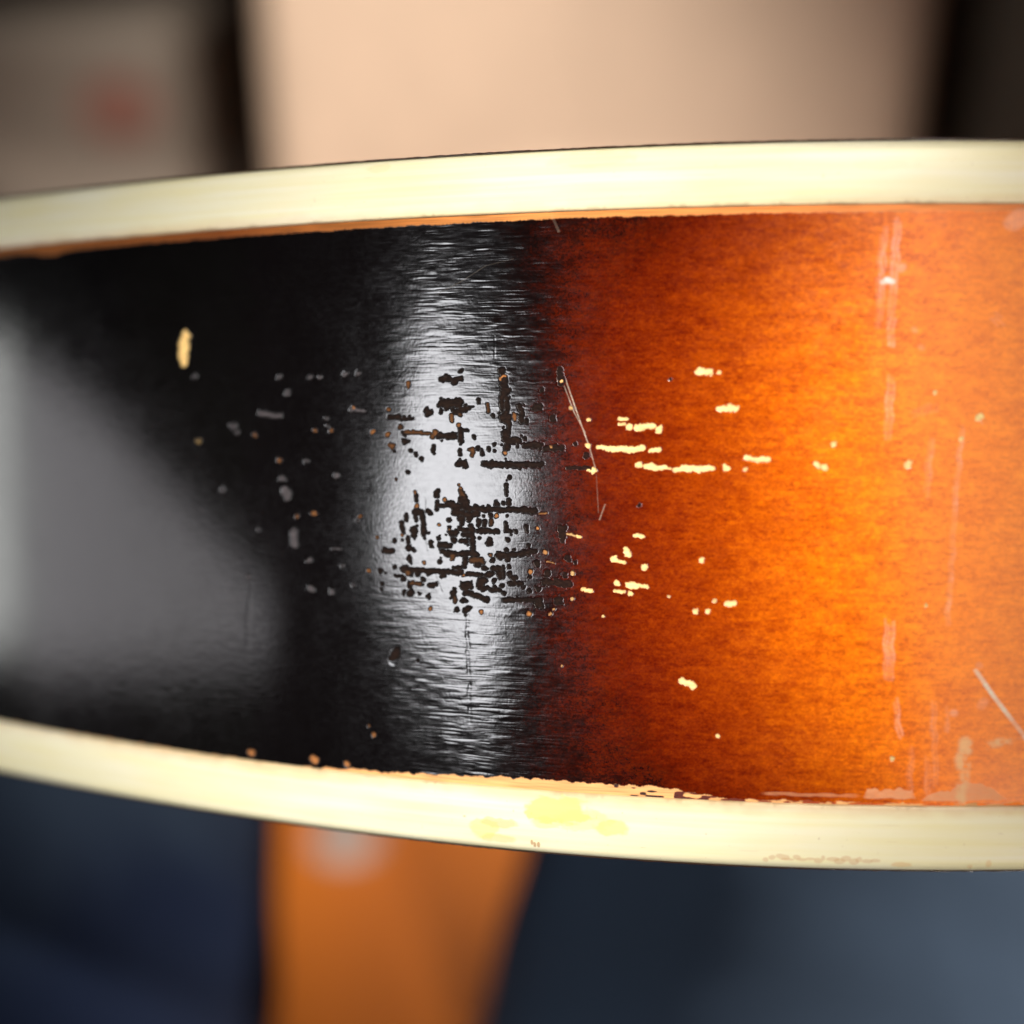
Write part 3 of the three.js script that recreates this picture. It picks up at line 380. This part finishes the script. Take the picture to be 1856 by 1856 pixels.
/* ------------------------------------------------------------------ the person whose lap the guitar rests on */
const person = thing('person', 'seated person in dark blue jeans with both thighs below the guitar', 'person', new THREE.Vector3(-0.031, 0, 0.02));
{
  const bones = [];                                        // x, y, z, radius at both ends (person's frame)
  const bone = (a, b, r1, r2) => bones.push([a, b, r1, r2]);
  const HL = [-0.045, 0.50, 0.10], KL = [-0.130, 0.515, -0.47], AL = [-0.14, 0.09, -0.50];
  const HR = [0.029, 0.50, 0.10], KR = [0.126, 0.515, -0.47], AR = [0.135, 0.09, -0.50];
  bone(HL, KL, 0.088, 0.070); bone(KL, AL, 0.066, 0.048); bone(HR, KR, 0.094, 0.074); bone(KR, AR, 0.066, 0.048); bone([-0.07, 0.53, 0.16], [0.07, 0.53, 0.16], 0.125, 0.125); bone([0, 0.58, 0.18], [0, 0.74, 0.17], 0.125, 0.125);
  const dist = (p, b) => { const [a, c, r1, r2] = b; let t = 0, l = 0; for (let k = 0; k < 3; k++) { t += (p[k] - a[k]) * (c[k] - a[k]); l += (c[k] - a[k]) ** 2; } t = clamp(t / l); let d = 0; for (let k = 0; k < 3; k++) d += (p[k] - a[k] - t * (c[k] - a[k])) ** 2; return Math.sqrt(d) - mix(r1, r2, t); };
  const res = 96, box = 1.0, cen = [0, 0.42, -0.14], mc = new MarchingCubes(res, new THREE.MeshStandardMaterial(), false, false, 400000);
  mc.isolation = 0;
  for (let z = 0; z < res; z++) for (let y = 0; y < res; y++) for (let x = 0; x < res; x++) {
    const p = [cen[0] + (x / res - 0.5) * box, cen[1] + (y / res - 0.5) * box, cen[2] + (z / res - 0.5) * box];
    let s = 0; const kk = 55; for (const b of bones) s += Math.exp(-kk * dist(p, b));
    let d = -Math.log(Math.max(s, 1e-30)) / kk;
    d += 0.010 * (fbm(p[2] * 9 + 4, p[0] * 5 + p[1] * 6, 161, 3) - 0.5) + 0.003 * Math.sin(p[2] * 22 + p[0] * 12 + 5 * vn(p[0] * 8, p[2] * 8, 162)) * sstep(-0.02, -0.2, p[2]);
    mc.field[z * res * res + y * res + x] = -d;
  }
  mc.update();
  const cnt = mc.count, P = mc.positionArray.slice(0, cnt * 3), g0 = new THREE.BufferGeometry();
  for (let i = 0; i < cnt; i++) for (let k = 0; k < 3; k++) P[3 * i + k] = cen[k] + (P[3 * i + k] * 0.5) * box;
  g0.setAttribute('position', new THREE.Float32BufferAttribute(P, 3));
  const g = mergeVertices(g0, 1e-5); g.computeVertexNormals();
  const pa = g.attributes.position, col = [], ux = [];
  for (let i = 0; i < pa.count; i++) { const x = pa.getX(i), y = pa.getY(i), z = pa.getZ(i); const f = sstep(0.35, 0.75, fbm(x * 11 + 3, z * 8, 171, 4) + 0.15 * sstep(0.54, 0.60, y) + (x > 0 ? 0.40 : -0.30) * sstep(-0.42, -0.30, z)); col.push(mix(0.010, 0.066, f), mix(0.020, 0.104, f), mix(0.056, 0.168, f)); ux.push(x * 8, z * 8 + y * 8); }  // random fading, plus painted light on the right thigh and shade on the left
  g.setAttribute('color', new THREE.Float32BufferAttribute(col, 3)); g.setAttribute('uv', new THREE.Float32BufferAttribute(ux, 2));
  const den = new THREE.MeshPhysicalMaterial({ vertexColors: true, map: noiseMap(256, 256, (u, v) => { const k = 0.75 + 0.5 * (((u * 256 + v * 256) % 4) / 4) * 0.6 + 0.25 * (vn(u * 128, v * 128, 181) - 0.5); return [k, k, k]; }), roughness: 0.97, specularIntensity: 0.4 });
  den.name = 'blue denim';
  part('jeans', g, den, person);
  for (const [x, z] of [[-0.14, -0.50], [0.135, -0.50]]) { const s = part('shoe', new RoundedBoxGeometry(0.095, 0.085, 0.27, 6, 0.04), blackMat, person); s.position.set(x, 0.0425, z - 0.07); }
}

/* ------------------------------------------------------------------ small pale cap on the floor */
{
  const pr = [[0, 0.016], [0.008, 0.0155], [0.016, 0.013], [0.023, 0.009], [0.027, 0.004], [0.028, 0]].map((p) => new THREE.Vector2(p[0], p[1]));
  const m = new THREE.Mesh(new THREE.LatheGeometry(pr, 40), new THREE.MeshStandardMaterial({ color: new THREE.Color().setRGB(0.34, 0.30, 0.28), roughness: 0.5 })); m.name = numbered('metal_cap'); m.castShadow = true;
  m.position.set(-0.132, 0, -1.0); tag(m, 'small pale grey round cap lying on the orange floor just under the binding', 'cap'); scene.add(m);
}

/* ------------------------------------------------------------------ added lamps (unseen, placed for the lighting and the lacquer reflections) */
for (const s of LAMPS) {  // panels added to give the reflections; their housings are made up
  const g = thing('added_panel_lamp', s.label, 'lamp', fromRim(s.az, s.el, s.r)); g.userData.group = 'added panel lamps round the camera';
  const up = new THREE.Vector3(0, 1, 0).transformDirection(toWorld);
  const zz = g.position.clone().sub(originL).normalize(), xx = up.clone().cross(zz).normalize(), yy = zz.clone().cross(xx);
  g.quaternion.setFromRotationMatrix(new THREE.Matrix4().makeBasis(xx, yy, zz)); g.rotateZ(rad(s.roll));      // its own +Z points away from the guitar
  const back = part('housing', new RoundedBoxGeometry(s.w + 0.03, s.h + 0.03, 0.05, 3, 0.012), blackMat, g); back.position.z = 0.035;
  const dm = new THREE.MeshStandardMaterial({ color: 0xffffff, roughness: 0.9, emissive: new THREE.Color(s.color), emissiveIntensity: 0.5 });
  const diff = part('diffuser', new THREE.BoxGeometry(s.w, s.h, 0.006), dm, g); diff.position.z = 0.006;
  const L = new THREE.RectAreaLight(s.color, s.L, s.w, s.h); L.name = 'added_panel_light'; g.add(L);
  if (s.added_blocker) {  // unseen blocker added to cut the slanting edge of the reflection
    const f = new THREE.Shape(); f.moveTo(0.22, 0.12); f.lineTo(-0.21, 0.12); f.lineTo(-0.20, 0.098); f.lineTo(-0.10, 0.070); f.lineTo(0.22, -0.068);
    const fl = part('added_blocker', new THREE.ExtrudeGeometry(f, { depth: 0.003, bevelEnabled: false }), blackMat, g); fl.position.z = -0.03;
  }
}
for (const K of [KEY, LOW, FAR]) {  // added spots with made-up housings; narrow cones let the edges darken
  const g = thing('added_spot_lamp', K.label, 'lamp', K.pos);
  g.lookAt(K.aim);
  const can = part('housing', new THREE.LatheGeometry([[0.0, -0.09], [0.03, -0.09], [0.036, -0.06], [0.04, -0.004], [0.037, -0.004], [0.033, -0.055], [0.0, -0.06]].map((p) => new THREE.Vector2(...p)), 32), blackMat, g); can.rotation.x = Math.PI / 2;
  const bulb = part('bulb', new THREE.SphereGeometry(0.022, 24, 16), new THREE.MeshStandardMaterial({ color: 0xffffff, emissive: new THREE.Color(0xfff4e6), emissiveIntensity: 1 }), g); bulb.position.z = -0.03;
  const sp = new THREE.SpotLight(0xfff6ea, 1, 0, rad(K.angle), K.penumbra, 2); sp.name = 'spot_light'; sp.intensity = K.I; sp.castShadow = true; sp.shadow.radius = 1.2;
  sp.position.copy(K.pos); sp.target.position.copy(K.aim); scene.add(sp); scene.add(sp.target);
}
scene.traverse((o) => { if (o.isMesh) { o.castShadow = true; o.receiveShadow = true; } });
renderer.render(scene, camera);
